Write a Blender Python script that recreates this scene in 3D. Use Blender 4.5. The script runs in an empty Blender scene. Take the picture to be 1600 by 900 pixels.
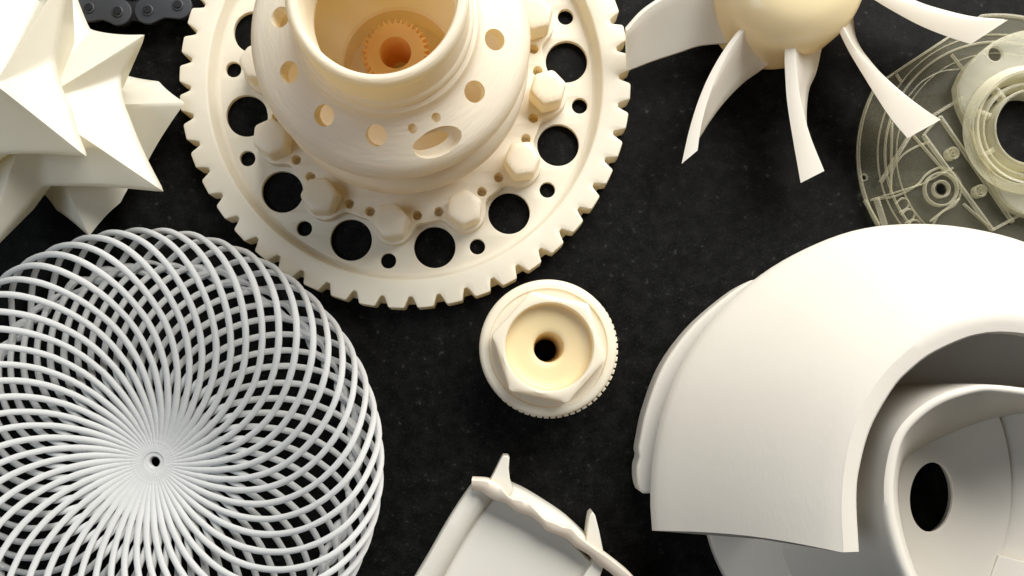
import bpy, bmesh, math, random
from mathutils import Vector, Matrix
random.seed(4)
PI = math.pi
S = 0.0003            # metres per photo pixel on the counter
H = 1300.0            # camera height (photo pixels on the counter)
NX, NY = 783.0, 600.0 # photo pixel straight below the lens

sc = bpy.context.scene
# ------------------------------------------------------------------ camera
sc.cycles.diffuse_bounces = 10; sc.cycles.caustics_refractive = False; sc.cycles.caustics_reflective = False; sc.cycles.max_bounces = 20; sc.cycles.transmission_bounces = 16; sc.cycles.transparent_max_bounces = 32
cam = bpy.data.cameras.new('camera')
cam.sensor_width = 36.0
cam.lens = 36.0 * H / 1600.0
cam.shift_x = (800 - NX) / 1600.0
cam.shift_y = (NY - 450) / 1600.0
cam.clip_start = 0.005
cam.clip_end = 50
camo = bpy.data.objects.new('camera', cam)
sc.collection.objects.link(camo)
camo.location = (0, 0, H * S)
sc.camera = camo
# ------------------------------------------------------------------ world and lamps
wd = bpy.data.worlds.new('World'); sc.world = wd; wd.use_nodes = True
bg = wd.node_tree.nodes['Background']
bg.inputs['Color'].default_value = (1.0, 0.93, 0.82, 1)
bg.inputs['Strength'].default_value = 0.03
def area(name, loc, target, sx, sy, power, col):
    l = bpy.data.lights.new(name, 'AREA'); l.shape = 'RECTANGLE'; l.size = sx; l.size_y = sy
    l.energy = power; l.color = col
    o = bpy.data.objects.new(name, l); sc.collection.objects.link(o)
    o.location = loc
    o.rotation_euler = (Vector(target) - Vector(loc)).to_track_quat('-Z', 'Y').to_euler()
    return o
area('window_light', (0.52, 0.95, 0.80), (0.02, 0.05, 0.02), 1.3, 0.9, 34, (1.0, 0.982, 0.94))
area('cool_fill_light', (-0.75, -0.20, 1.15), (-0.05, 0.02, 0.02), 0.7, 0.6, 4.6, (0.80, 0.89, 1.0))  # added soft cool fill from overhead left, not a window
sc.view_settings.view_transform = 'Standard'
sc.view_settings.look = 'None'
sc.view_settings.exposure = 0.22
sc.view_settings.gamma = 1.0

# ------------------------------------------------------------------ helpers
def W(x, y, z=0.0):
    f = (H - z) / H
    return Vector(((x - NX) * f, (NY - y) * f, z))
def K(z): return H / (H - z)

def mat(name, col, rough=0.45, sss=0.0, sssr=(1.0, 0.55, 0.25), sscale=0.004, bump=0.0, bscale=900, stretch=1.0,
        var=0.04, metallic=0.0, spec=0.5, trans=0.0, tcol=(0.95, 0.70, 0.38)):
    m = bpy.data.materials.new(name); m.use_nodes = True
    nt = m.node_tree; b = nt.nodes['Principled BSDF']
    b.inputs['Roughness'].default_value = rough
    b.inputs['Metallic'].default_value = metallic
    b.inputs['Specular IOR Level'].default_value = spec
    if sss > 0:
        b.inputs['Subsurface Weight'].default_value = sss
        b.inputs['Subsurface Radius'].default_value = sssr
        b.inputs['Subsurface Scale'].default_value = sscale
    tc = nt.nodes.new('ShaderNodeTexCoord')
    n1 = nt.nodes.new('ShaderNodeTexNoise'); n1.inputs['Scale'].default_value = 38; n1.inputs['Detail'].default_value = 5
    nt.links.new(tc.outputs['Object'], n1.inputs['Vector'])
    mx = nt.nodes.new('ShaderNodeMix'); mx.data_type = 'RGBA'
    mx.inputs[6].default_value = (*[c * (1 - var) for c in col], 1)
    mx.inputs[7].default_value = (*[min(1, c * (1 + var)) for c in col], 1)
    nt.links.new(n1.outputs['Fac'], mx.inputs[0])
    nt.links.new(mx.outputs[2], b.inputs['Base Color'])
    if bump > 0:
        mp = nt.nodes.new('ShaderNodeMapping'); mp.inputs['Scale'].default_value = (1, 1, stretch)
        nt.links.new(tc.outputs['Object'], mp.inputs['Vector'])
        n2 = nt.nodes.new('ShaderNodeTexNoise'); n2.inputs['Scale'].default_value = bscale; n2.inputs['Detail'].default_value = 3
        nt.links.new(mp.outputs['Vector'], n2.inputs['Vector'])
        bp = nt.nodes.new('ShaderNodeBump'); bp.inputs['Strength'].default_value = bump; bp.inputs['Distance'].default_value = 0.0006
        nt.links.new(n2.outputs['Fac'], bp.inputs['Height'])
        nt.links.new(bp.outputs['Normal'], b.inputs['Normal'])
    if trans > 0:                                   # light soaks through the resin walls
        tr = nt.nodes.new('ShaderNodeBsdfTranslucent'); tr.inputs['Color'].default_value = (*tcol, 1)
        ms = nt.nodes.new('ShaderNodeMixShader'); ms.inputs[0].default_value = trans
        nt.links.new(b.outputs[0], ms.inputs[1]); nt.links.new(tr.outputs[0], ms.inputs[2])
        nt.links.new(ms.outputs[0], nt.nodes['Material Output'].inputs['Surface'])
    return m

M = {}
M['ivory'] = mat('ivory_resin', (0.91, 0.866, 0.74), 0.40, bump=0.42, bscale=120, stretch=16, trans=0.31, tcol=(0.96, 0.78, 0.37))
M['ivory_nut'] = mat('ivory_resin_gloss', (0.91, 0.865, 0.72), 0.32, bump=0.05, bscale=300, trans=0.28, tcol=(0.96, 0.78, 0.37))
M['bore_glow_resin'] = mat('resin_with_depth_glow', (0.90, 0.76, 0.44), 0.4, bump=0.05, bscale=300, trans=0.25, tcol=(0.95, 0.65, 0.28))  # depth glow of the dished bore put into its base colour
M['shaft_glow'] = mat('resin_with_bore_glow', (0.93, 0.67, 0.29), 0.4, bump=0.05, bscale=300, trans=0.35, tcol=(0.96, 0.68, 0.26))  # orange glow inside the drum put into the shaft's colour
M['nylon'] = mat('white_nylon', (0.57, 0.57, 0.555), 0.8, 0.0, bump=0.25, bscale=900, spec=0.2)
M['sintered'] = mat('sintered_white', (0.66, 0.618, 0.545), 0.7, 0.0, spec=0.25, bump=0.12, bscale=260, stretch=7, var=0.03)
M['star'] = mat('cream_resin', (0.83, 0.80, 0.69), 0.36, 0.0, trans=0.25, tcol=(0.94, 0.86, 0.62), bump=0.03, bscale=500)
M['blade'] = mat('pale_resin', (0.93, 0.90, 0.83), 0.22, 0.0, trans=0.32, tcol=(0.9, 0.8, 0.62), bump=0.05, bscale=400)
M['hub'] = mat('hub_resin_glow', (0.95, 0.81, 0.50), 0.22, bump=0.04, bscale=300, trans=0.2, tcol=(0.96, 0.74, 0.36))  # warm light soaking through the hub put into its colour
M['grey_resin'] = mat('milky_grey_resin', (0.79, 0.755, 0.665), 0.38, 0.0, trans=0.2, tcol=(0.8, 0.76, 0.64), bump=0.05, bscale=300)
M['cream'] = mat('cream_edge_resin', (0.89, 0.81, 0.69), 0.4, 0.0, trans=0.2, tcol=(0.95, 0.75, 0.5), bump=0.05, bscale=300)
M['chain'] = mat('blackened_steel', (0.035, 0.037, 0.042), 0.5, bump=0.15, bscale=700, spec=0.4)
M['chain_dark'] = mat('darker_black_steel', (0.012, 0.012, 0.014), 0.45, spec=0.4)  # darker steel for lower and inner plates, rollers and pins

def clear_mat(name, tint, haze, rough, edge):
    """thin moulded acrylic: tinted see-through, a little haze, stronger reflection at grazing angles"""
    m = bpy.data.materials.new(name); m.use_nodes = True
    nt = m.node_tree; b = nt.nodes['Principled BSDF']
    b.inputs['Base Color'].default_value = (0.86, 0.82, 0.64, 1)
    b.inputs['Roughness'].default_value = rough
    tr = nt.nodes.new('ShaderNodeBsdfTransparent'); tr.inputs['Color'].default_value = (*tint, 1)
    lw = nt.nodes.new('ShaderNodeLayerWeight'); lw.inputs['Blend'].default_value = 0.35
    nz = nt.nodes.new('ShaderNodeTexNoise'); nz.inputs['Scale'].default_value = 45; nz.inputs['Detail'].default_value = 5
    tc = nt.nodes.new('ShaderNodeTexCoord'); nt.links.new(tc.outputs['Object'], nz.inputs['Vector'])
    m0 = nt.nodes.new('ShaderNodeMapRange'); m0.inputs[1].default_value = 0.3; m0.inputs[2].default_value = 0.7
    m0.inputs[3].default_value = haze * 0.6; m0.inputs[4].default_value = haze * 1.4
    nt.links.new(nz.outputs['Fac'], m0.inputs[0])
    mr = nt.nodes.new('ShaderNodeMath'); mr.operation = 'MULTIPLY_ADD'; mr.inputs[1].default_value = edge
    nt.links.new(lw.outputs['Facing'], mr.inputs[0]); nt.links.new(m0.outputs[0], mr.inputs[2])
    ms = nt.nodes.new('ShaderNodeMixShader')
    nt.links.new(mr.outputs[0], ms.inputs[0]); nt.links.new(tr.outputs[0], ms.inputs[1]); nt.links.new(b.outputs[0], ms.inputs[2])
    nt.links.new(ms.outputs[0], nt.nodes['Material Output'].inputs['Surface'])
    return m
M['clear'] = clear_mat('clear_acrylic', (0.92, 0.91, 0.82), 0.018, 0.12, 0.30)
M['clear_edge'] = clear_mat('moulded_acrylic_edge', (0.95, 0.945, 0.90), 0.08, 0.10, 0.85)  # haze raised to stand in for bright highlights on the ribs
M['milky'] = clear_mat('acrylic_highlight_haze', (0.94, 0.935, 0.89), 0.10, 0.14, 0.95)  # clear collar, extra haze stands in for its highlights

def counter_mat():
    m = bpy.data.materials.new('black_granite'); m.use_nodes = True
    nt = m.node_tree; b = nt.nodes['Principled BSDF']
    tc = nt.nodes.new('ShaderNodeTexCoord')
    v = nt.nodes.new('ShaderNodeTexNoise'); v.inputs['Scale'].default_value = 950; v.inputs['Detail'].default_value = 3; v.inputs['Roughness'].default_value = 0.65
    n = nt.nodes.new('ShaderNodeTexNoise'); n.inputs['Scale'].default_value = 300; n.inputs['Detail'].default_value = 2
    nt.links.new(tc.outputs['Object'], v.inputs['Vector']); nt.links.new(tc.outputs['Object'], n.inputs['Vector'])
    r = nt.nodes.new('ShaderNodeValToRGB')
    r.color_ramp.elements[0].position = 0.56; r.color_ramp.elements[0].color = (0.0008, 0.0008, 0.0007, 1)
    r.color_ramp.elements[1].position = 0.74; r.color_ramp.elements[1].color = (0.018, 0.018, 0.0165, 1)
    nt.links.new(v.outputs['Fac'], r.inputs['Fac'])
    r2 = nt.nodes.new('ShaderNodeValToRGB')
    r2.color_ramp.elements[0].position = 0.66; r2.color_ramp.elements[0].color = (0, 0, 0, 1)
    r2.color_ramp.elements[1].position = 0.78; r2.color_ramp.elements[1].color = (0.026, 0.026, 0.024, 1)
    nt.links.new(n.outputs['Fac'], r2.inputs['Fac'])
    n3 = nt.nodes.new('ShaderNodeTexNoise'); n3.inputs['Scale'].default_value = 150; n3.inputs['Detail'].default_value = 6; n3.inputs['Roughness'].default_value = 0.7
    nt.links.new(tc.outputs['Object'], n3.inputs['Vector'])
    r3 = nt.nodes.new('ShaderNodeValToRGB')
    r3.color_ramp.elements[0].position = 0.40; r3.color_ramp.elements[0].color = (0.0018, 0.0018, 0.0016, 1)
    r3.color_ramp.elements[1].position = 0.72; r3.color_ramp.elements[1].color = (0.009, 0.009, 0.0082, 1)
    nt.links.new(n3.outputs['Fac'], r3.inputs['Fac'])
    a3 = nt.nodes.new('ShaderNodeMix'); a3.data_type = 'RGBA'; a3.blend_type = 'ADD'; a3.inputs[0].default_value = 1.0
    nt.links.new(r2.outputs['Color'], a3.inputs[6]); nt.links.new(r3.outputs['Color'], a3.inputs[7])
    ad = nt.nodes.new('ShaderNodeMix'); ad.data_type = 'RGBA'; ad.blend_type = 'ADD'; ad.inputs[0].default_value = 1.0
    nt.links.new(r.outputs['Color'], ad.inputs[6]); nt.links.new(a3.outputs[2], ad.inputs[7])
    nt.links.new(ad.outputs[2], b.inputs['Base Color'])
    rr = nt.nodes.new('ShaderNodeMapRange'); rr.inputs[3].default_value = 0.42; rr.inputs[4].default_value = 0.7
    nt.links.new(v.outputs['Fac'], rr.inputs[0]); nt.links.new(rr.outputs[0], b.inputs['Roughness'])
    b.inputs['Specular IOR Level'].default_value = 0.06
    return m
M['counter'] = counter_mat()

def thing(name, label, cat, px, py, group=None):
    o = bpy.data.objects.new(name, None); sc.collection.objects.link(o)
    o.empty_display_size = 0.02
    o.location = W(px, py, 0) * S
    o['label'] = label; o['category'] = cat
    if group: o['group'] = group
    return o

def finish(me, material, angle=38):
    me.materials.clear(); me.materials.append(M[material])
    me.validate()
    me.shade_smooth()
    if angle: me.set_sharp_from_angle(angle=math.radians(angle))

def link(name, me, parent):
    o = bpy.data.objects.new(name, me); sc.collection.objects.link(o)
    if parent: o.parent = parent
    return o

def obj(name, vf, material, parent, angle=38, fixn=True):
    """vf = (verts in world pixel units, faces) -> mesh child, vertices local to parent"""
    vs, fs = vf
    off = (parent.location / S) if parent and not parent.parent else ((parent.parent.location / S) if parent else Vector((0, 0, 0)))
    me = bpy.data.meshes.new(name)
    me.from_pydata([tuple((Vector(v) - off) * S) for v in vs], [], fs)
    if fixn:
        bm = bmesh.new(); bm.from_mesh(me)
        bmesh.ops.recalc_face_normals(bm, faces=bm.faces); bm.to_mesh(me); bm.free()
    finish(me, material, angle)
    return link(name, me, parent)

def merge(*vfs):
    V, F = [], []
    for v, f in vfs:
        o = len(V); V += [Vector(p) for p in v]; F += [tuple(i + o for i in q) for q in f]
    return V, F

def loft(loops, closed_loop=True, closed_path=False, caps=True):
    n = len(loops[0]); V = [Vector(p) for l in loops for p in l]; F = []
    m = len(loops)
    for i in range(m if closed_path else m - 1):
        a = i * n; b = ((i + 1) % m) * n
        for j in range(n if closed_loop else n - 1):
            k = (j + 1) % n
            F.append((a + j, a + k, b + k, b + j))
    if caps and not closed_path and closed_loop:
        F.append(tuple(range(n))[::-1]); F.append(tuple((m - 1) * n + j for j in range(n)))
    return V, F

def lathe(prof, c, n=128, closed=True):
    """closed profile ring (r,z) about vertical axis at c"""
    loops = []
    for i in range(n):
        a = 2 * PI * i / n
        loops.append([(c[0] + r * math.cos(a), c[1] + r * math.sin(a), z) for r, z in prof])
    return loft(loops, closed, True, False)

def circle(c, r, n=48, a0=0.0):
    return [(c[0] + r * math.cos(a0 + 2 * PI * i / n), c[1] + r * math.sin(a0 + 2 * PI * i / n)) for i in range(n)]

def ring_solid(outer, inner, z0, z1, b=0.6):
    """closed ring between two outlines with the same number of points"""
    L = lambda lp, z: [(x, y, z) for x, y in lp]
    mix = lambda t: [(a[0] + (c[0] - a[0]) * t, a[1] + (c[1] - a[1]) * t) for a, c in zip(outer, inner)]
    return loft([L(outer, z0), L(outer, z1 - b), L(mix(0.2), z1), L(mix(0.8), z1), L(inner, z1 - b), L(inner, z0)], True, True, False)

def extrude(loops, z0, z1, bevel=0.0, res=2):
    """filled 2D outline with holes (pixel units) extruded z0..z1"""
    cu = bpy.data.curves.new('t', 'CURVE'); cu.dimensions = '2D'; cu.fill_mode = 'BOTH'
    for lp in loops:
        sp = cu.splines.new('POLY'); sp.points.add(len(lp) - 1)
        for p, q in zip(sp.points, lp): p.co = (q[0], q[1], 0, 1)
        sp.use_cyclic_u = True
    cu.extrude = (z1 - z0) / 2 - bevel
    cu.bevel_depth = bevel; cu.bevel_resolution = res; cu.offset = -bevel
    o = bpy.data.objects.new('t', cu)
    me = bpy.data.meshes.new_from_object(o)
    bm = bmesh.new(); bm.from_mesh(me); bmesh.ops.remove_doubles(bm, verts=bm.verts, dist=0.01)
    bm.verts.index_update()
    V = [Vector((v.co.x, v.co.y, v.co.z + (z0 + z1) / 2)) for v in bm.verts]
    F = [tuple(v.index for v in f.verts) for f in bm.faces]
    bm.free(); bpy.data.objects.remove(o); bpy.data.meshes.remove(me); bpy.data.curves.remove(cu)
    return V, F

def cr(pts, n):
    """Catmull-Rom resample of a polyline (any dimension)"""
    pts = [Vector(p) for p in pts]; P = [2 * pts[0] - pts[1]] + pts + [2 * pts[-1] - pts[-2]]
    L = [0.0]
    for a, b in zip(pts, pts[1:]): L.append(L[-1] + (b - a).length)
    out = []
    for i in range(n):
        d = L[-1] * i / (n - 1); k = 0
        while k < len(L) - 2 and d > L[k + 1]: k += 1
        t = (d - L[k]) / max(1e-9, L[k + 1] - L[k])
        a, b, c, e = P[k:k + 4]
        out.append(0.5 * ((2 * b) + (c - a) * t + (2 * a - 5 * b + 4 * c - e) * t * t + (3 * b - a - 3 * c + e) * t ** 3))
    return out

def tube(path, rad, n=8, closed=False, flat=1.0, sq=1.0):
    def e(v): return math.copysign(abs(v) ** sq, v)
    path = [Vector(p) for p in path]; m = len(path); loops = []
    for i, p in enumerate(path):
        t = (path[(i + 1) % m] - path[i - 1]) if closed else (path[min(i + 1, m - 1)] - path[max(i - 1, 0)])
        t.normalize()
        s = t.cross(Vector((0, 0, 1)))
        if s.length < 1e-4: s = Vector((1, 0, 0))
        s.normalize(); u = s.cross(t)
        r = rad[i] if isinstance(rad, list) else rad
        if isinstance(n, list): loops.append([p + s * (r * x) + u * (r * y) for x, y in n]); continue
        loops.append([p + s * (r * e(math.cos(2 * PI * k / n))) + u * (r * flat * e(math.sin(2 * PI * k / n))) for k in range(n)])
    return loft(loops, True, closed, not closed)

def poly_px(pts, z): return [tuple(W(x, y, z)[:2]) for x, y in pts]
def smooth_px(pts, z, n=60):
    q = cr([Vector((x, y, 0)) for x, y in pts + [pts[0]]], n + 1)[:-1]
    return [tuple(W(p.x, p.y, z)[:2]) for p in q]

# ------------------------------------------------------------------ the counter
me = bpy.data.meshes.new('counter_top')
V, F = extrude([[(-2600, -1700), (2600, -1700), (2600, 2300), (-2600, 2300)]], -90, 0, 4)
me.from_pydata([tuple(Vector(v) * S) for v in V], [], F); finish(me, 'counter')
ct = link('counter_top', me, None); ct['kind'] = 'structure'

# ================================================================== sprocket with hub
GC = W(633, 130, 30)                     # axis in world pixel units
sp = thing('sprocket_hub', 'big ivory toothed sprocket with round holes and a tall drum hub', 'sprocket', 640, 152)
gk = K(30)
def gpt(rpx, adeg, z): # photo radius/angle about the axis at gear height
    a = math.radians(-adeg); r = rpx / gk
    return (GC.x + r * math.cos(a), GC.y + r * math.sin(a), z)
NT = 48
rt, rr_ = 352 / gk, 335 / gk
ring = []
for i in range(NT):
    for f, r in ((0.0, rr_), (0.07, rr_ - 0.6), (0.14, rr_), (0.20, rr_ + 5), (0.29, rt - 1.5), (0.34, rt), (0.57, rt), (0.80, rt), (0.85, rt - 1.5), (0.94, rr_ + 5)):
        ring.append((2 * PI * (i + f + 0.13) / NT, r))
def rl(fn, z): return [(GC.x + fn(r) * math.cos(a), GC.y + fn(r) * math.sin(a), z) for a, r in ring]
loops = [rl(lambda r: 292.5 / gk, 4), rl(lambda r: r - 12, 0.0), rl(lambda r: max(r, rr_ + 8) - 1, 0), rl(lambda r: max(r, rr_ + 8), 1), rl(lambda r: max(r, rr_ + 7), 10), rl(lambda r: r, 17), rl(lambda r: r, 31.5), rl(lambda r: r - 1.0, 33.4), rl(lambda r: r - 3.0, 34),
         rl(lambda r: 326 / gk, 34.4), rl(lambda r: 311 / gk, 34.2), rl(lambda r: 308.5 / gk, 33.4), rl(lambda r: 307 / gk, 31.5), rl(lambda r: 302 / gk, 14.5), rl(lambda r: 299 / gk, 11.4), rl(lambda r: 292.5 / gk, 10.6)]
obj('toothed_ring', loft(loops, True, True, False), 'ivory', sp, 45)
web = [circle(GC, 294.5 / gk, 160)]
for k in range(12):
    p = gpt(257, -10 + 30 * k + (0.8 if k < 3 else 0), 0); web.append(circle(p, 33 / gk, 56))
    p = gpt(276, 6 + 30 * k, 0); web.append(circle(p, 12.3 / gk, 36))
web.append(circle(GC, 30, 48))
obj('web_plate', extrude(web, 3, 11, 0.8), 'ivory', sp, 30)
# lobed flange with paired small holes
fl = []
BR = 217.0
for i in range(360):
    a = math.radians(i)
    r = 215.0
    for k in range(12):
        ba = math.radians(-(5 + 30 * k))
        d = (a - ba + PI) % (2 * PI) - PI
        if abs(d) < 0.3:
            s = BR * math.sin(d); rad = 33.0
            if abs(s) < rad: r = max(r, BR * math.cos(d) + math.sqrt(rad * rad - s * s) * 0.92)
    fl.append(r)
for _ in range(3): fl = [(fl[i - 1] + 2 * fl[i] + fl[(i + 1) % 360]) / 4 for i in range(360)]
flange = [[(GC.x + r * math.cos(math.radians(i)), GC.y + r * math.sin(math.radians(i))) for i, r in enumerate(fl)]]
for k in range(12):
    for d in (-10.2, 10.2):
        a = math.radians(-(5 + 30 * k + d)); flange.append(circle((GC.x + 203 * math.cos(a), GC.y + 203 * math.sin(a)), 7.2, 24))
flange.append(circle(GC, 30, 48))
obj('bolt_flange', extrude(flange, 9.5, 31, 1.0, 2), 'ivory', sp, 42)
for k in range(12):
    a = math.radians(-(5 + 30 * k)); c = (GC.x + BR * math.cos(a), GC.y + BR * math.sin(a))
    a0 = random.uniform(0, PI / 3)
    def bl_(fn, z): return [(c[0] + fn(t) * math.cos(t + a0), c[1] + fn(t) * math.sin(t + a0), z) for t in [2 * PI * i / 72 for i in range(72)]]
    def hx(R):
        return lambda t: min(R * math.cos(PI / 6) / math.cos((t % (PI / 3)) - PI / 6), R * 0.955)
    rd0 = lambda r: (lambda t: r)
    obj('bolt_head', loft([bl_(hx(28.5), 30), bl_(hx(28.5), 60), bl_(hx(28), 63), bl_(lambda t: min(hx(27)(t), 25), 66), bl_(rd0(21.5), 68), bl_(rd0(14), 68.6), bl_(rd0(3), 68.8)]), 'ivory', sp, 40)

# drum body with bored holes
def smooth_prof(pts, n): return [(p.x, p.y) for p in cr([Vector((r, z, 0)) for r, z in pts], n)]
outer = [(150, 30.5), (153, 70), (162, 80)] + smooth_prof([(166, 84), (176, 88), (183.5, 95), (185.5, 106), (185, 124), (180.5, 134), (172, 141), (168, 152), (169, 168), (178, 176), (184.5, 183), (185.5, 193), (183, 203), (175, 212), (158, 219.5), (139, 226), (127, 231), (120, 237), (117.5, 247), (112, 251), (112.5, 258), (111.5, 263), (108, 266), (107, 274), (106, 290), (106, 302), (108.5, 311), (109, 318), (106, 323.5), (101, 325.8), (96.5, 324.5), (94, 319)], 100)
inner = [(93, 312), (92, 280), (92, 262), (90, 258), (90, 246), (97, 230), (140, 206), (160, 194), (160, 112), (120, 104), (84, 103), (80, 100), (78, 62), (20, 60), (20, 40)]
drv, drf = lathe(outer + inner, GC, 200)
def cutter(rad_r, adeg, z, nr, nz, ra, rb, l0, l1, n=32):
    a = math.radians(-adeg); rd = Vector((math.cos(a), math.sin(a), 0)); tg = Vector((-math.sin(a), math.cos(a), 0))
    ax = (rd * nr + Vector((0, 0, nz))).normalized(); bn = tg.cross(ax)
    c = Vector((GC.x, GC.y, 0)) + rd * rad_r + Vector((0, 0, z))
    return loft([[c + ax * l + tg * (ra * math.cos(2 * PI * i / n)) + bn * (rb * math.sin(2 * PI * i / n)) for i in range(n)] for l in (l0, l1)])
cuts = []
for k in range(12):
    if k == 2: continue
    cuts.append(cutter(139, 6 + 30 * k, 226, 0.36, 0.93, 13.8, 13.8, -30, 20))
cuts.append(cutter(157, 66, 216, 0.55, 0.83, 33, 17, -9, 30))
cuts.append(cutter(151, 69, 212, 0.30, 0.95, 25, 9, -30, 25))
cuts.append(cutter(132, 61.5, 229, 0.3, 0.95, 6, 6, -8, 12, 20))
cuts.append(cutter(134, 76, 228, 0.3, 0.95, 6, 6, -8, 12, 20))
def boolean(vf, cutlist):
    me = bpy.data.meshes.new('b'); me.from_pydata([tuple(v) for v in vf[0]], [], vf[1])
    mc = bpy.data.meshes.new('c'); cv, cf = merge(*cutlist); mc.from_pydata([tuple(v) for v in cv], [], cf)
    for m_ in (me, mc):
        bm = bmesh.new(); bm.from_mesh(m_); bmesh.ops.recalc_face_normals(bm, faces=bm.faces); bm.to_mesh(m_); bm.free()
    a = bpy.data.objects.new('b', me); b = bpy.data.objects.new('c', mc)
    sc.collection.objects.link(a); sc.collection.objects.link(b)
    md = a.modifiers.new('d', 'BOOLEAN'); md.object = b; md.operation = 'DIFFERENCE'; md.solver = 'EXACT'; md.use_self = True
    dg = bpy.context.evaluated_depsgraph_get(); dg.update()
    r = bpy.data.meshes.new_from_object(a.evaluated_get(dg))
    V = [v.co.copy() for v in r.vertices]; F = [tuple(p.vertices) for p in r.polygons]
    bpy.data.objects.remove(a); bpy.data.objects.remove(b)
    for m_ in (me, mc, r): bpy.data.meshes.remove(m_)
    return V, F
obj('drum', boolean((drv, drf), cuts), 'ivory', sp, 34)
# splined shaft in the bore
spl = []
for i in range(34):
    for f, r in ((0, 40), (0.25, 41), (0.45, 47), (0.6, 47), (0.8, 41)):
        a = 2 * PI * (i + f) / 34; spl.append((GC.x + r * math.cos(a), GC.y + r * math.sin(a)))
obj('splined_shaft', extrude([spl, circle(GC, 22, 48)], 58, 148, 0.8), 'shaft_glow', sp, 30)

# ================================================================== openwork spiral basket
bc = W(241, 722, 42)
bk = thing('lattice_basket', 'round white openwork basket woven from curved spiral strands', 'basket', 241, 722)
bk.location = Vector((bc.x, bc.y, 0)) * S
up_ = [(16, 40, 0), (36, 42, 2), (60, 48, 4.5), (85, 56, 7), (110, 64, 9.5), (150, 76, 13.8), (200, 92, 20.4), (240, 106, 27), (270, 115, 32.5), (300, 119, 38.8), (318, 114, 43.5), (334, 97, 49.5)]
dn_ = [(346, 68, 57), (340, 40, 64.5), (324, 20, 70), (302, 12, 75), (280, 22, 80), (256, 34, 84.8), (230, 46, 89.2), (200, 58, 93.8), (150, 68, 100.5), (110, 57.5, 105), (85, 49.5, 107.5), (60, 42, 110), (40, 36, 112.5)]
prof = up_ + dn_
pp = cr([Vector((r, z, t * 2.2)) for r, z, t in prof], 110)
path = []
for p in pp:
    a = math.radians(p.z / 2.2); path.append(Vector((p.x * math.cos(a), p.x * math.sin(a), p.y)))
NS = 50
strands = []
RIB = [(1, -.3), (1, .2), (.66, .5), (0, .68), (-.66, .5), (-1, .2), (-1, -.3), (-.66, -.5), (.66, -.5)]   # flat printed ribbon
for q in range(5):                      # five slightly uneven printed strands, shared round the ring
    rads = []; w_ = 0.0; pj = []
    for i, p in enumerate(path):
        w_ = 0.75 * w_ + random.uniform(-0.14, 0.14)
        rads.append(4.6 + w_ + 0.7 * max(0, (120 - p.xy.length) / 60) - 0.3 * max(0, (p.xy.length - 200) / 150))
        pj.append(p + Vector((random.uniform(-.15, .15), random.uniform(-.15, .15), random.uniform(-.15, .15))))
    vf = tube(pj, rads, RIB, False)
    sme = bpy.data.meshes.new('strand')
    sme.from_pydata([tuple(Vector(v) * S) for v in vf[0]], [], vf[1]); finish(sme, 'nylon', 40)
    strands.append(sme)
for i in range(NS):
    o = link('strand', strands[random.randrange(5)], bk); o.rotation_euler = (0, 0, 2 * PI * i / NS + random.uniform(-0.004, 0.004))
obj('centre_disc', lathe([(8, 32), (8, 40.5), (9.5, 42), (20, 43), (32, 44.3), (40, 44.4), (50, 44.8), (62, 47.8), (76, 52), (88, 56), (89, 53), (72, 46), (40, 36)], bc, 96), 'nylon', bk)
for ph in range(2):
    ringp = []; rads = []
    for i in range(700):
        a = 2 * PI * i / 700; u = 25 * a + ph * PI
        rr0 = 298 + 7 * math.cos(u) + 3 * math.sin(7 * a + ph * 2)
        ringp.append(Vector((bc.x + rr0 * math.cos(a), bc.y + rr0 * math.sin(a), 11 + 4 * math.sin(u))))
        rads.append(5.4 + 1.5 * math.sin(25 * a * 1.5 + ph) + 1.2 * math.sin(11 * a))
    obj('base_ring', tube(ringp, rads, 8, True), 'nylon', bk)

# ================================================================== hex flanged bush
NZ = 52
nc = W(856, 544, 30 + NZ)
nu = thing('hex_bush', 'small ivory flanged bush with hexagon collar and central bore', 'bush', 853, 548)
fine = []
f_ = 0.967
kc = (nc.x + 2.4, nc.y - 1.8)
for i in range(64):
    for f, r in ((0, 98), (0.2, 98), (0.27, 105), (0.93, 105)):
        a = 2 * PI * (i + f) / 64; fine.append((kc[0] + f_ * r * math.cos(a), kc[1] + f_ * r * math.sin(a)))
obj('shank', lathe([(18, 0), (52, 0), (55, 3), (55, NZ + 5), (26, NZ + 5), (24, 10), (18, 8)], nc, 96), 'ivory_nut', nu, 40)
obj('knurled_rim', extrude([fine, circle(nc, 24, 48)], NZ + 4, NZ + 22, 0.6, 1), 'ivory_nut', nu, 35)
obj('flange', lathe([(f_ * r, z + NZ) for r, z in [(26, 22.3), (98, 22.3), (102.5, 24), (104, 28), (103.5, 33), (101, 36.5), (96, 38), (90, 38.4), (88, 36), (78, 35), (74, 36), (60, 36), (26, 36)]], nc, 128), 'ivory_nut', nu, 40)
def hexr(a, R): # distance to hexagon side with small corner rounding
    m_ = (a % (PI / 3)) - PI / 6
    return min(R * math.cos(PI / 6) / math.cos(m_), R * 0.985)
ha = math.radians(108)   # one corner
N_ = 180
def hloop(fn, z): return [(nc.x + f_ * fn(a) * math.cos(a + ha), nc.y + f_ * fn(a) * math.sin(a + ha), z + NZ) for a in [2 * PI * i / N_ for i in range(N_)]]
R = 87.0
hp = [(lambda a: hexr(a, R) - 2, 35), (lambda a: hexr(a, R), 38), (lambda a: hexr(a, R), 60), (lambda a: hexr(a, R) - 0.7, 62.3), (lambda a: min(hexr(a, R) - 2.6, 80), 64), (lambda a: min(hexr(a, R) - 6, 73.5), 65.2), (lambda a: 69, 65.6), (lambda a: 66.2, 65.2), (lambda a: 64.4, 63),
      (lambda a: 63, 46), (lambda a: 63, 34)]
obj('hex_collar', loft([hloop(*q) for q in hp], True, True, False), 'ivory_nut', nu, 40)
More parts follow.
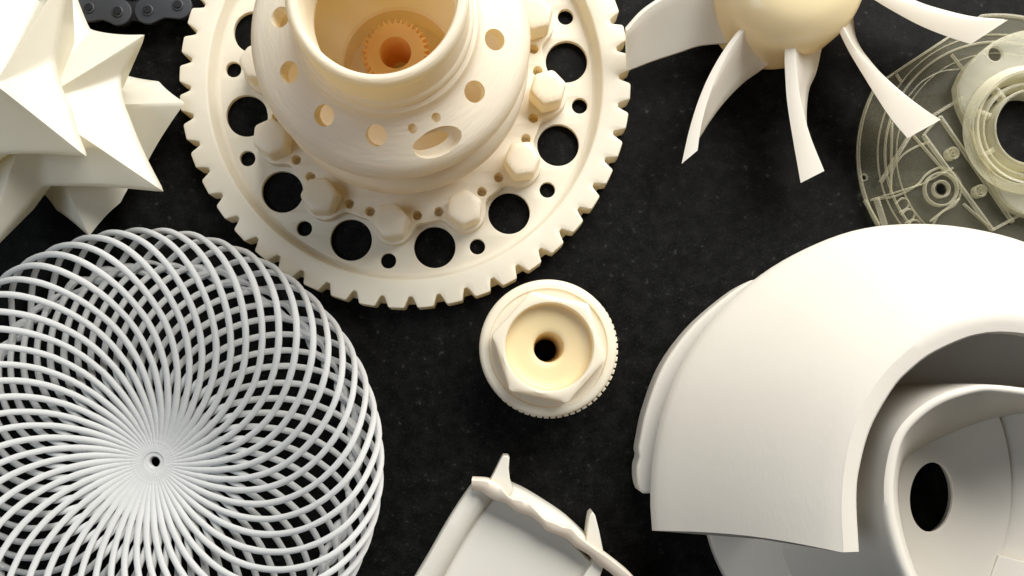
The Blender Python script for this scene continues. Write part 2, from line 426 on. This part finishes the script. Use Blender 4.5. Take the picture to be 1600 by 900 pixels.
obj('dished_bore', lathe([(f_ * r, z + NZ) for r, z in ((63.6, 57), (62.4, 52.5), (59, 50), (46, 48.6), (32, 47), (24.8, 46), (23, 44.5), (22.2, 42), (17.5, 6 - NZ), (25, 6 - NZ), (62, 36), (63.6, 38))], nc, 96), 'bore_glow_resin', nu, 40)

# ================================================================== propeller
pk = thing('propeller', 'pale propeller with translucent tan hub and long curved blades', 'propeller', 1215, -5)
pc = W(1233, -35, 100)
hubp = [(20, 0), (80, 0), (96, 6), (104, 30), (107, 70), (108.5, 96), (107, 110), (102, 122), (92, 134), (78, 145), (60, 152), (38, 156), (20, 157)]
obj('hub', lathe(smooth_prof(hubp, 50), pc, 128), 'hub', pk, 60)
blades = [
 # L rail, M rail, G rail  (px), z of each rail root->tip
 ([(1135, -65), (1085, -38), (1040, -10), (1003, 15), (977, 43)], [(1137, -58), (1088, -32), (1043, -5), (1006, 20), (979, 50)], [(1150, 66), (1097, 70), (1062, 81), (1025, 93), (980, 110)], (112, 92), (115, 96), (52, 48)),
 ([(1178, 20), (1140, 65), (1112, 110), (1092, 155), (1077, 203), (1065, 256)], [(1184, 22), (1147, 69), (1122, 115), (1105, 160), (1095, 200), (1090, 235)], [(1222, 84), (1188, 110), (1163, 128), (1136, 155), (1112, 186), (1093, 216)], (112, 88), (116, 92), (48, 55)),
 ([(1229, 45), (1226, 85), (1227, 120), (1230, 160), (1238, 212), (1251, 286)], [(1245, 42), (1243, 85), (1246, 120), (1252, 160), (1266, 212), (1288, 267)], [(1291, 40), (1283, 80), (1275, 115), (1263, 146), (1262, 205), (1282, 262)], (112, 84), (116, 90), (50, 62)),
 ([(1302, 30), (1325, 78), (1350, 120), (1375, 160), (1395, 189), (1418, 216)], [(1310, 26), (1336, 74), (1370, 111), (1400, 139), (1435, 165), (1470, 187)], [(1332, 10), (1339, 62), (1366, 102), (1396, 132), (1430, 160), (1464, 184)], (112, 84), (116, 90), (55, 62)),
 ([(1335, -22), (1365, -1), (1400, 20), (1440, 41), (1480, 57), (1517, 69)], [(1345, -36), (1385, -12), (1430, 8), (1475, 22), (1520, 30), (1575, 31)], [(1348, -60), (1390, -22), (1434, 2), (1478, 16), (1522, 26), (1570, 30)], (112, 84), (116, 90), (60, 64)),
]
for L_, M_, G_, zl, zm, zg in blades:
    n = 26
    l = cr([Vector((*p, 0)) for p in L_], n); m2 = cr([Vector((*p, 0)) for p in M_], n); g = cr([Vector((*p, 0)) for p in G_], n)
    secs = []
    for i in range(n):
        t = i / (n - 1)
        a = W(l[i].x, l[i].y, zl[0] + (zl[1] - zl[0]) * t); b = W(m2[i].x, m2[i].y, zm[0] + (zm[1] - zm[0]) * t); c = W(g[i].x, g[i].y, zg[0] + (zg[1] - zg[0]) * t)
        mid = (b + c) / 2 + ((a - b) * 0.35)   # hollow face towards the light
        back = (a + c) / 2 + ((a - b) * 0.10) + Vector((0, 0, -6))
        secs.append([a, a.lerp(b, 0.12) + Vector((0, 0, .8)), a.lerp(b, 0.88) + Vector((0, 0, .8)), b, b.lerp(mid, 0.4), mid, mid.lerp(c, 0.5), c, c + Vector((0, 0, -4)), back])
    obj('blade', loft(secs), 'blade', pk, 42)

# ================================================================== clear moulded disc
cd = thing('clear_disc', 'transparent moulded plastic disc with raised ribs and collar', 'plastic disc', 1559, 240)
def line_px(p, q, w, z):
    a = W(*p, z); b = W(*q, z); d = (b - a).normalized(); s = Vector((-d.y, d.x, 0)) * w / 2
    return [tuple((a + s)[:2]), tuple((a - s)[:2]), tuple((b - s)[:2]), tuple((b + s)[:2])]
out = []
for i in range(160):
    a = 2 * PI * i / 160; x = 1559 + 219 * math.cos(a); y = 240 + 219 * math.sin(a)
    # flat side between (1499,45) and (1405,107)
    nx, ny = -0.5507, -0.8347
    d = (x - 1499) * nx + (y - 45) * ny
    if d > 0: x -= nx * d; y -= ny * d
    out.append((x, y))
HC = (1606, 203)
def pxc(c, r, z, n=40): return [tuple(W(c[0] + r * math.cos(2 * PI * i / n), c[1] + r * math.sin(2 * PI * i / n), z)[:2]) for i in range(n)]
obj('plate', extrude([poly_px(out, 10), pxc(HC, 56, 10, 64), pxc((1472, 295), 9, 10), pxc((1351, 277), 4, 10, 20)], 3, 10, 1.0), 'clear', cd, 30)
inset = [(1559 + (x - 1559) * f, 240 + (y - 240) * f) for f in (0.982,) for x, y in out]
inset2 = [(1559 + (x - 1559) * 0.968, 240 + (y - 240) * 0.968) for x, y in out]
obj('rim', ring_solid(poly_px(out, 14), poly_px(inset, 14), 10.2, 15, 0.8), 'clear_edge', cd, 30)
def ring_px(c, r0, r1, z0, z1, name, m_='clear_edge', n=96):
    cc = W(*c, z1); k = K(z1)
    obj(name, ring_solid(circle(cc, r1 / k, n), circle(cc, r0 / k, n), z0, z1, min(0.8, (r1 - r0) / 3)), m_, cd, 30)
for r0, r1 in ((186, 187.6), (174, 177), (157, 158.2)): ring_px((1559, 240), r0, r1, 10.2, 13.5, 'circular_rib')
for p, q, w in (((1470, 181), (1584, 347), 5), ((1444, 210), (1552, 359), 5), ((1552, 359), (1604, 331), 4), ((1470, 181), (1444, 210), 3),
                ((1377, 284), (1432, 196), 6), ((1432, 196), (1505, 152), 5), ((1362, 312), (1440, 288), 2.5), ((1440, 288), (1490, 262), 2.5), ((1455, 345), (1500, 310), 3),
                ((1488, 84), (1507, 108), 2), ((1402, 115), (1410, 128), 2), ((1395, 190), (1393, 300), 2), ((1507, 318), (1545, 352), 2), ((1425, 207), (1478, 268), 2), ((1370, 308), (1384, 352), 8), ((1352, 312), (1374, 350), 4)):
    obj('straight_rib', extrude([line_px(p, q, w, 16)], 10.2, 16, min(0.9, w / 4)), 'clear_edge', cd, 30)
arc = [(1392 + 0, 300), (1394, 270), (1408, 245), (1430, 230), (1452, 222)]
obj('curved_rib', tube([W(p.x, p.y, 11.5) for p in cr([Vector((*p, 0)) for p in arc], 30)], 1.5, 6), 'clear_edge', cd)
arc2 = [(1362, 312), (1400, 306), (1432, 290), (1448, 272), (1470, 262), (1492, 272), (1502, 292), (1494, 318), (1470, 333), (1458, 350)]
obj('curved_rib', tube([W(p.x, p.y, 11.5) for p in cr([Vector((*p, 0)) for p in arc2], 60)], 1.6, 6), 'clear_edge', cd)
arc3 = [(1420, 150), (1440, 128), (1470, 112), (1500, 108)]
obj('curved_rib', tube([W(p.x, p.y, 11.5) for p in cr([Vector((*p, 0)) for p in arc3], 30)], 1.0, 6), 'clear_edge', cd)
for c in ((1490, 239), (1533, 298)):
    ring_px(c, 7, 10, 10.2, 22, 'boss'); ring_px(c, 2.4, 4.6, 10.2, 19, 'boss', n=32)
ring_px((1472, 295), 24, 27, 10.2, 18, 'boss'); ring_px((1472, 295), 11, 14, 10.2, 17, 'boss'); ring_px((1351, 277), 4.2, 6, 10.2, 14, 'boss', n=32)
for i in range(3):
    cx, cy = 1413 + i * 9, 316 + i * 17
    pth = cr([Vector(p) for p in ((cx - 14, cy + 3, 0), (cx - 4, cy - 6, 0), (cx + 6, cy - 3, 0), (cx + 5, cy + 8, 0), (cx - 8, cy + 16, 0))], 20)
    obj('vent_slot', tube([W(p.x, p.y, 11.5) for p in pth], 1.3, 6), 'clear_edge', cd)
lobe = [(1497, 133), (1502, 162), (1515, 192), (1530, 227), (1546, 262), (1560, 295), (1573, 317), (1600, 333), (1645, 340), (1690, 310), (1718, 240), (1712, 140), (1680, 75), (1640, 48), (1600, 47), (1560, 61), (1534, 80), (1510, 105)]
obj('raised_collar_plate', extrude([smooth_px(lobe, 30, 90), pxc(HC, 84, 30, 64), pxc((1556, 84), 11, 30, 32)], 23, 30, 2.0, 3), 'milky', cd, 40)
obj('lobe_wall', ring_solid(smooth_px(lobe, 30, 90), smooth_px([(1606 + (x - 1606) * 0.97, 195 + (y - 195) * 0.97) for x, y in lobe], 30, 90), 10.2, 22.6, 0.6), 'clear_edge', cd, 40)
hw = W(*HC, 30)
for prof_ in ([(54, 3), (54, 40), (55.5, 42), (58, 42), (59.5, 39), (60, 3)], [(63, 8), (66, 28), (68, 34), (71, 34), (73, 28), (74, 10)], [(76, 14), (80, 36), (83, 45), (87, 46), (91, 40), (98, 31), (98, 27), (84, 24), (80, 14)]):
    obj('collar_ring', lathe(prof_, hw, 96), 'milky' if prof_[0][0] > 60 else 'clear_edge', cd, 40)
for a in (200, 232, 275, 150):
    c1 = (HC[0] + 62 * math.cos(math.radians(a)), HC[1] + 62 * math.sin(math.radians(a))); c2 = (HC[0] + 84 * math.cos(math.radians(a)), HC[1] + 84 * math.sin(math.radians(a)))
    obj('collar_tab', extrude([line_px(c1, c2, 7, 30)], 20, 33, 1.0), 'milky', cd, 30)

# ================================================================== spiral vane impeller
im = thing('spiral_impeller', 'large white spiral impeller with broad curling vane and black bore', 'impeller', 1420, 760)
O_ = [(1019, 829), (1016, 780), (1020, 715), (1035, 640), (1065, 567), (1115, 496), (1185, 432), (1260, 388), (1340, 359), (1425, 350), (1510, 356), (1600, 378), (1690, 420), (1770, 500), (1820, 640)]
I_ = [(1315, 863), (1312, 784), (1320, 709), (1338, 647), (1369, 593), (1410, 550), (1450, 521), (1490, 503), (1530, 494), (1565, 490), (1600, 492), (1645, 504), (1690, 535), (1722, 590), (1735, 680)]
J_ = [(1342, 862), (1338, 784), (1342, 735), (1360, 669), (1395, 607), (1422, 578), (1455, 553), (1502, 531), (1530, 523), (1560, 520), (1600, 523), (1636, 534), (1668, 556), (1695, 605), (1708, 690)]
n = 64
o_ = cr([Vector((*p, 0)) for p in O_], n); i_ = cr([Vector((*p, 0)) for p in I_], n); j_ = cr([Vector((*p, 0)) for p in J_], n)
secs = []
def bow(a, b, s, t):
    p = a.lerp(b, s); return p
for q in range(n):
    t = q / (n - 1)
    sec = []
    zO, zI = 88, 248
    end_bow = -9 * math.exp(-q / 3.0)
    def top(s, dz=0):
        p = o_[q].lerp(i_[q], s); z = zO + (zI - zO) * (0.55 * s + 0.45 * math.sin(PI / 2 * s)) + dz
        return W(p.x, p.y + end_bow * math.sin(PI * s), z)
    for s in (0, 0.012, 0.04, 0.1, 0.2, 0.3, 0.4, 0.5, 0.6, 0.7, 0.8, 0.9, 0.97):
        sec.append(top(s, -5 if s == 0 else (-1.6 if s == 0.012 else 0)))
    sec.append(W(i_[q].x, i_[q].y, zI - 0.8)); p = i_[q].lerp(j_[q], 0.12); sec.append(W(p.x, p.y, zI + 0.2))
    p = i_[q].lerp(j_[q], 0.5); sec.append(W(p.x, p.y, zI - 0.6))
    p = i_[q].lerp(j_[q], 0.93); sec.append(W(p.x, p.y, zI - 2.5))
    sec.append(W(j_[q].x, j_[q].y, zI - 6))
    jw = W(j_[q].x, j_[q].y, zI - 6); sec.append(jw + Vector((0, 0, -16)))
    for s in (0.9, 0.7, 0.5, 0.3, 0.1, 0.0):
        sec.append(top(s, -26) + (Vector((0, 0, 0))))
    sec[-1] = top(0, -14)
    secs.append(sec)
obj('outer_vane', loft(secs), 'sintered', im, 26)
# hidden wall that carries the vane
wl = []
for q in range(4, n):
    p = o_[q].lerp(i_[q], 0.72); a = W(p.x, p.y, 120); d = (W(i_[q].x, i_[q].y, 120) - a).normalized() * 9
    wl.append([a - d + Vector((0, 0, -98)), a + d + Vector((0, 0, -98)), a + d + Vector((0, 0, 50)), a - d + Vector((0, 0, 50))])
obj('vane_wall', loft(wl), 'sintered', im, 40)
# lower vane peeking out behind the broad one
lv = [(1016, 773), (1003, 771), (997, 752), (997, 728), (1001, 716), (999, 704), (1002, 686), (1012, 640), (1038, 572), (1083, 510), (1142, 458), (1178, 436), (1190, 433), (1235, 405), (1290, 382), (1340, 400), (1250, 450), (1160, 520), (1100, 600), (1062, 690), (1056, 760)]
obj('lower_vane', extrude([smooth_px(lv, 60, 140)], 0, 50, 5.0, 4), 'sintered', im, 45)
obj('back_disc', extrude([circle(W(1420, 760, 40), 308, 160), poly_px([(1455 + 46 * math.cos(i * PI / 24), 777 + 64 * math.sin(i * PI / 24)) for i in range(48)], 38)], 0, 26, 4, 3), 'sintered', im, 40)
# inner tube
Ti = [(1700, 640), (1650, 625), (1600, 618), (1560, 613), (1529, 613), (1476, 629), (1436, 656), (1410, 691), (1398, 749), (1400, 802), (1413, 856), (1431, 905), (1460, 960), (1500, 1000)]
To = [(1700, 622), (1650, 608), (1600, 602), (1560, 598), (1523, 599), (1465, 614), (1421, 643), (1391, 684), (1377, 746), (1378, 804), (1391, 861), (1411, 912), (1442, 972), (1490, 1020)]
Tb = [(1700, 668), (1650, 652), (1600, 646), (1564, 651), (1530, 660), (1480, 679), (1440, 699), (1412, 722), (1404, 762), (1407, 804), (1419, 857), (1437, 906), (1466, 961), (1506, 1001)]
tb = cr([Vector((*p, 0)) for p in Tb], n)
ti = cr([Vector((*p, 0)) for p in Ti], n); to = cr([Vector((*p, 0)) for p in To], n)
to = [b_.lerp(a_, 0.72) for a_, b_ in zip(to, ti)]
secs = []
for q in range(n):
    a = W(to[q].x, to[q].y, 224); b = W(ti[q].x, ti[q].y, 224); d = (a - b).normalized()
    f = max(0, min(1, (q / n - 0.54) / 0.2))
    bl = (1 - math.cos(PI * f)) / 2
    zb = max(36, min(90, 64 - 0.2 * (tb[q].x - 1455))); c = W(tb[q].x, tb[q].y, zb)
    d2 = d
    sec = [a + d * (88 * bl + 3) + Vector((0, 0, -202)), a + d * (30 * bl + 3) + Vector((0, 0, -120)), a + d * (8 * bl + 2) + Vector((0, 0, -40)), a + d * (1.5 * bl + 1) + Vector((0, 0, -8)), a + Vector((0, 0, -1.5)), a.lerp(b, 0.35) + Vector((0, 0, 0.8)), a.lerp(b, 0.75) + Vector((0, 0, 0.6)), b + Vector((0, 0, -1.5)), b - d * 2 + Vector((0, 0, -6)), b.lerp(c, 0.5) - d * 1 , c, c + Vector((0, 0, -14)), Vector((c.x, c.y, 22)) + d * 6]
    secs.append(sec)
obj('inner_tube', loft(secs), 'sintered', im, 50)
# tilted floor disc with the bore
def slope(x, y): return W(x, y, 62 - 0.2 * (x - 1455))
def ell(cx, cy, a, b, nn, rot=0.0):
    res = []
    for i in range(nn):
        u, v = a * math.cos(2 * PI * i / nn), b * math.sin(2 * PI * i / nn)
        res.append((cx + u * math.cos(rot) - v * math.sin(rot), cy + u * math.sin(rot) + v * math.cos(rot)))
    return res
nn = 96
oe = []
for x, y in ell(1455, 762, 127, 210, nn):
    lim = 712 - (x - 1404) * 0.44
    oe.append((x, max(y, lim)))
ie = ell(1456, 777, 33.5, 54.5, nn, 0.07)
up = Vector((0.2, 0, 0.98))
L1 = [slope(x, y) - up * 1.6 for x, y in oe]; L0 = [p - up * 12 for p in [slope(x, y) for x, y in oe]]
L1b = [slope(1455 + (x - 1455) * 0.985, 762 + (y - 762) * 0.985) for x, y in oe]
L2 = [slope(1456 + (x - 1456) * 1.025, 777 + (y - 777) * 1.025) for x, y in ie]; L3 = [slope(x, y) - up * 1.0 for x, y in ie]; L4 = [slope(x, y) - up * 5 for x, y in ie]
obj('bore_disc', loft([L0, L1, L1b, L2, L3, L4], True, True, False), 'sintered', im, 3)
obj('lower_vane_tip', extrude([poly_px([(1561, 868), (1650, 889), (1660, 960), (1525, 960)], 46)], 20, 46, 2.5), 'sintered', im, 40)

# ================================================================== bracket with pointed fins
br = thing('finned_bracket', 'milky resin bracket with wavy cream ridge and pointed fins', 'bracket', 810, 900)
obj('panel', extrude([poly_px([(640, 960), (664, 895), (752, 768), (790, 770), (840, 806), (890, 846), (925, 880), (900, 930), (890, 960)], 42)], 0, 42, 2), 'grey_resin', br, 40)
rail = [[(738, 758), (715, 790), (690, 830), (664, 876), (640, 916), (615, 960)], [(772, 776), (748, 806), (722, 846), (698, 888), (678, 925), (655, 960)]]
a_ = cr([Vector((*p, 0)) for p in rail[0]], 30); b_ = cr([Vector((*p, 0)) for p in rail[1]], 30)
secs = []
for p, q in zip(a_, b_):
    A = W(p.x, p.y, 66); B = W(q.x, q.y, 60)
    secs.append([Vector((A.x, A.y, 0)), A + Vector((0, 0, -4)), A.lerp(B, 0.08) + Vector((0, 0, 0)), A.lerp(B, 0.5) + Vector((0, 0, 3)), A.lerp(B, 0.86) + Vector((0, 0, -2)), B + Vector((0, 0, -8)), B + (B - A) * 0.15 + Vector((0, 0, -28)), Vector((B.x, B.y, 2))])
obj('side_wall', loft(secs), 'grey_resin', br, 50)
ru = [(737, 749), (763, 751), (780, 760), (797, 777), (822, 783), (837, 797), (851, 811), (868, 817), (880, 823), (893, 825), (905, 838), (928, 856), (947, 868), (978, 892), (990, 903), (1010, 925)]
rd_ = [(737, 765), (752, 769), (770, 781), (790, 787), (808, 800), (830, 808), (846, 820), (856, 831), (884, 842), (899, 855), (920, 868), (934, 881), (955, 897), (966, 908), (976, 918), (992, 940)]
a_ = cr([Vector((*p, 0)) for p in ru], 70); b_ = cr([Vector((*p, 0)) for p in rd_], 70)
secs = []
for k, (p, q) in enumerate(zip(a_, b_)):
    z = 88 - 14 * k / 69
    A = W(p.x, p.y, z); B = W(q.x, q.y, z - 7)
    w = 0.7 * math.sin(k * 0.55)
    secs.append([A + Vector((0, 0, -40)), A + Vector((0, 0, -3)), A.lerp(B, 0.10) + Vector((0, 0, w)), A.lerp(B, 0.4) + Vector((0, 0, 1 + w)), A.lerp(B, 0.9), B + Vector((0, 0, -4)), B + Vector((0, 0, -46))])
obj('wavy_ridge', loft(secs), 'cream', br, 50)
bs_u = [(796, 757), (820, 768), (850, 786), (880, 806), (900, 823), (918, 840), (945, 866)]
bs_d = [(790, 772), (815, 788), (845, 812), (870, 826), (895, 842), (912, 852), (940, 872)]
a_ = cr([Vector((*p, 0)) for p in bs_u], 30); b_ = cr([Vector((*p, 0)) for p in bs_d], 30)
secs = [[Vector((*W(p.x, p.y, 50)[:2], 0)), W(p.x, p.y, 50), W(p.x, p.y, 52).lerp(W(q.x, q.y, 66), 0.1), W(q.x, q.y, 66), Vector((*W(q.x, q.y, 66)[:2], 0))] for p, q in zip(a_, b_)]
obj('sloping_back', loft(secs), 'grey_resin', br, 45)
def fin(pts, z0, z1, m_='grey_resin'):
    obj('fin', extrude([poly_px(pts, z1)], z0, z1, 2.2, 3), m_, br, 50)
fin([(762, 757), (774, 735), (783, 716), (786, 712), (793, 712), (796, 715), (795, 732), (797, 752), (803, 765), (797, 775)], 30, 72)
fin([(915, 850), (917, 835), (920, 812), (922, 804), (926, 800), (930, 805), (936, 828), (943, 862), (935, 870)], 20, 60)
fin([(664, 880), (668, 868), (674, 863), (681, 866), (684, 874), (676, 888)], 0, 50)
obj('leg', extrude([poly_px([(928, 876), (944, 884), (935, 910), (905, 960), (880, 960), (905, 910)], 60)], 0, 60, 2.5), 'grey_resin', br, 40)

# ================================================================== stacked star
st = thing('stacked_star', 'cream stack of six pointed stars with twisted pyramid points', 'star', 40, 165)
def star(outline, centre, zbot, name, sag=0.0, edge=3.0):
    """solid star: flat pyramid facets between ridges (centre to tip) and valleys; outline = (px, py, z) tip, valley, tip ..."""
    O = [W(*p) for p in outline]; C = W(*centre)
    m = len(O); sub = 14; rim = []; spokes = []
    for i in range(m):
        a, b = O[i], O[(i + 1) % m]
        mid = (a + b) / 2; inward = (C - mid); inward.z = 0; inward.normalize()
        for k in range(sub):
            t = k / sub
            rim.append(a.lerp(b, t) + inward * (sag * 4 * t * (1 - t)))
    n = len(rim); NRg = 16; loops = []
    for g in range(NRg):
        s_ = 1 - g / NRg
        loops.append([Vector((C.x + (p.x - C.x) * s_, C.y + (p.y - C.y) * s_, C.z + (p.z - C.z) * (s_ ** 0.85))) for p in rim])
    V = [v for l in loops for v in l]; F = []
    for g in range(NRg - 1):
        for k in range(n):
            F.append((g * n + k, g * n + (k + 1) % n, (g + 1) * n + (k + 1) % n, (g + 1) * n + k))
    V.append(C); ci = len(V) - 1
    for k in range(n): F.append(((NRg - 1) * n + k, (NRg - 1) * n + (k + 1) % n, ci))
    b0 = len(V)
    for p in rim: V.append(p + Vector((0, 0, -edge)))
    b1 = len(V)
    for p in rim: V.append(Vector((C.x + (p.x - C.x) * 0.55, C.y + (p.y - C.y) * 0.55, zbot)))
    for k in range(n):
        F.append((k, b0 + k, b0 + (k + 1) % n, (k + 1) % n)); F.append((b0 + k, b1 + k, b1 + (k + 1) % n, b0 + (k + 1) % n))
    F.append(tuple(b1 + k for k in range(n)))
    o = obj(name, (V, F), 'star', st, 60)
    bm = bmesh.new(); bm.from_mesh(o.data)                 # soften the moulded ridges and points
    for _ in range(2): bmesh.ops.smooth_vert(bm, verts=[v for v in bm.verts if v.co.z * 1 / S > zbot + 1], factor=0.32, use_axis_x=True, use_axis_y=True, use_axis_z=True)
    bm.to_mesh(o.data); bm.free()
star([(292, 160, 52), (228, 262, 20), (190, 318, 26), (140, 372, 50), (88, 330, 26), (60, 297, 18), (-30, 330, 40), (-90, 370, 50), (-130, 260, 20), (-210, 160, 50), (-100, 60, 20), (-60, -60, 50), (77, 28, 20), (104, -75, 50), (138, 48, 20), (190, 114, 22), (250, 126, 40)],
     (40, 165, 95), 0, 'lower_star', 3)
star([(260, 302, 118), (68, 292, 104), (-40, 420, 118), (-70, 250, 90), (-190, 200, 118), (-70, 90, 90), (-110, -60, 118), (50, 3, 90), (62, 22, 88), (78, 27, 88), (100, -70, 118), (141, 44, 106), (229, 52, 118), (191, 117, 108), (203, 180, 112)],
     (50, 160, 178), 60, 'middle_star', 4)
star([(137, 246, 190), (0, 243, 184), (-120, 300, 190), (-90, 160, 165), (-160, 60, 190), (-60, 20, 165), (-20, -90, 190), (62, 0, 182), (110, -60, 190), (84, 90, 186), (110, 165, 188)],
     (-10, 130, 250), 120, 'upper_star', 3)

# ================================================================== roller chain
ch = thing('roller_chain', 'black roller chain of figure eight plates between star and sprocket', 'chain', 210, 18)
pins = [(92, 4), (139, 12), (184, 18), (231, 16), (278, 8)]
def plate(p, q, r, w, z0, z1, name, m_):
    a = W(*p, z1); b = W(*q, z1); d = (b - a); L = d.length; ux = d.normalized(); uy = Vector((-ux.y, ux.x, 0))
    pts = []
    N2 = 26
    half = L / 2
    for side in (1, -1):
        for i in range(N2):
            a2 = -PI / 2 * 0.72 + PI * (0.72 + 0.5 * 0.56) * 0 + (i / (N2 - 1) - 0.5) * PI * 1.36
            pts.append(a.lerp(b, 0.5) + ux * side * (half + r * math.cos(a2 * 1) - 0) * 1 + uy * side * r * math.sin(((i / (N2 - 1)) - 0.5) * PI * 1.36) if False else
                       a.lerp(b, 0.5) + ux * side * (half + r * math.cos((i / (N2 - 1) - 0.5) * PI * 1.3)) + uy * side * r * math.sin((i / (N2 - 1) - 0.5) * PI * 1.3))
        pts.append(a.lerp(b, 0.5) + uy * side * w)
    obj(name, extrude([[(v.x, v.y) for v in pts]], z0, z1, 1.2), m_, ch, 40)
for p, q in ((pins[1], pins[2]), (pins[3], pins[4])):
    plate(p, q, 20.5, 15, 28, 34, 'outer_plate', 'chain'); plate(p, q, 20.5, 15, 0, 5, 'outer_plate', 'chain_dark')
for p, q in ((pins[0], pins[1]), (pins[2], pins[3])):
    plate(p, q, 20, 14, 21.5, 27, 'inner_plate', 'chain_dark'); plate(p, q, 20, 14, 6, 11, 'inner_plate', 'chain_dark')
for p in pins:
    c = W(*p, 34)
    obj('roller', lathe([(6, 11.5), (14, 11.5), (14, 21), (6, 21)], c, 32), 'chain_dark', ch)
    obj('pin', lathe([(0.5, 0.5), (6, 0.5), (6, 36), (5, 37.5), (0.5, 37.5)], c, 32), 'chain_dark', ch)
    obj('bushing', lathe([(6.3, 33.5), (8.6, 33.5), (8.6, 35.4), (7.8, 36), (6.3, 36)], c, 32), 'chain', ch)
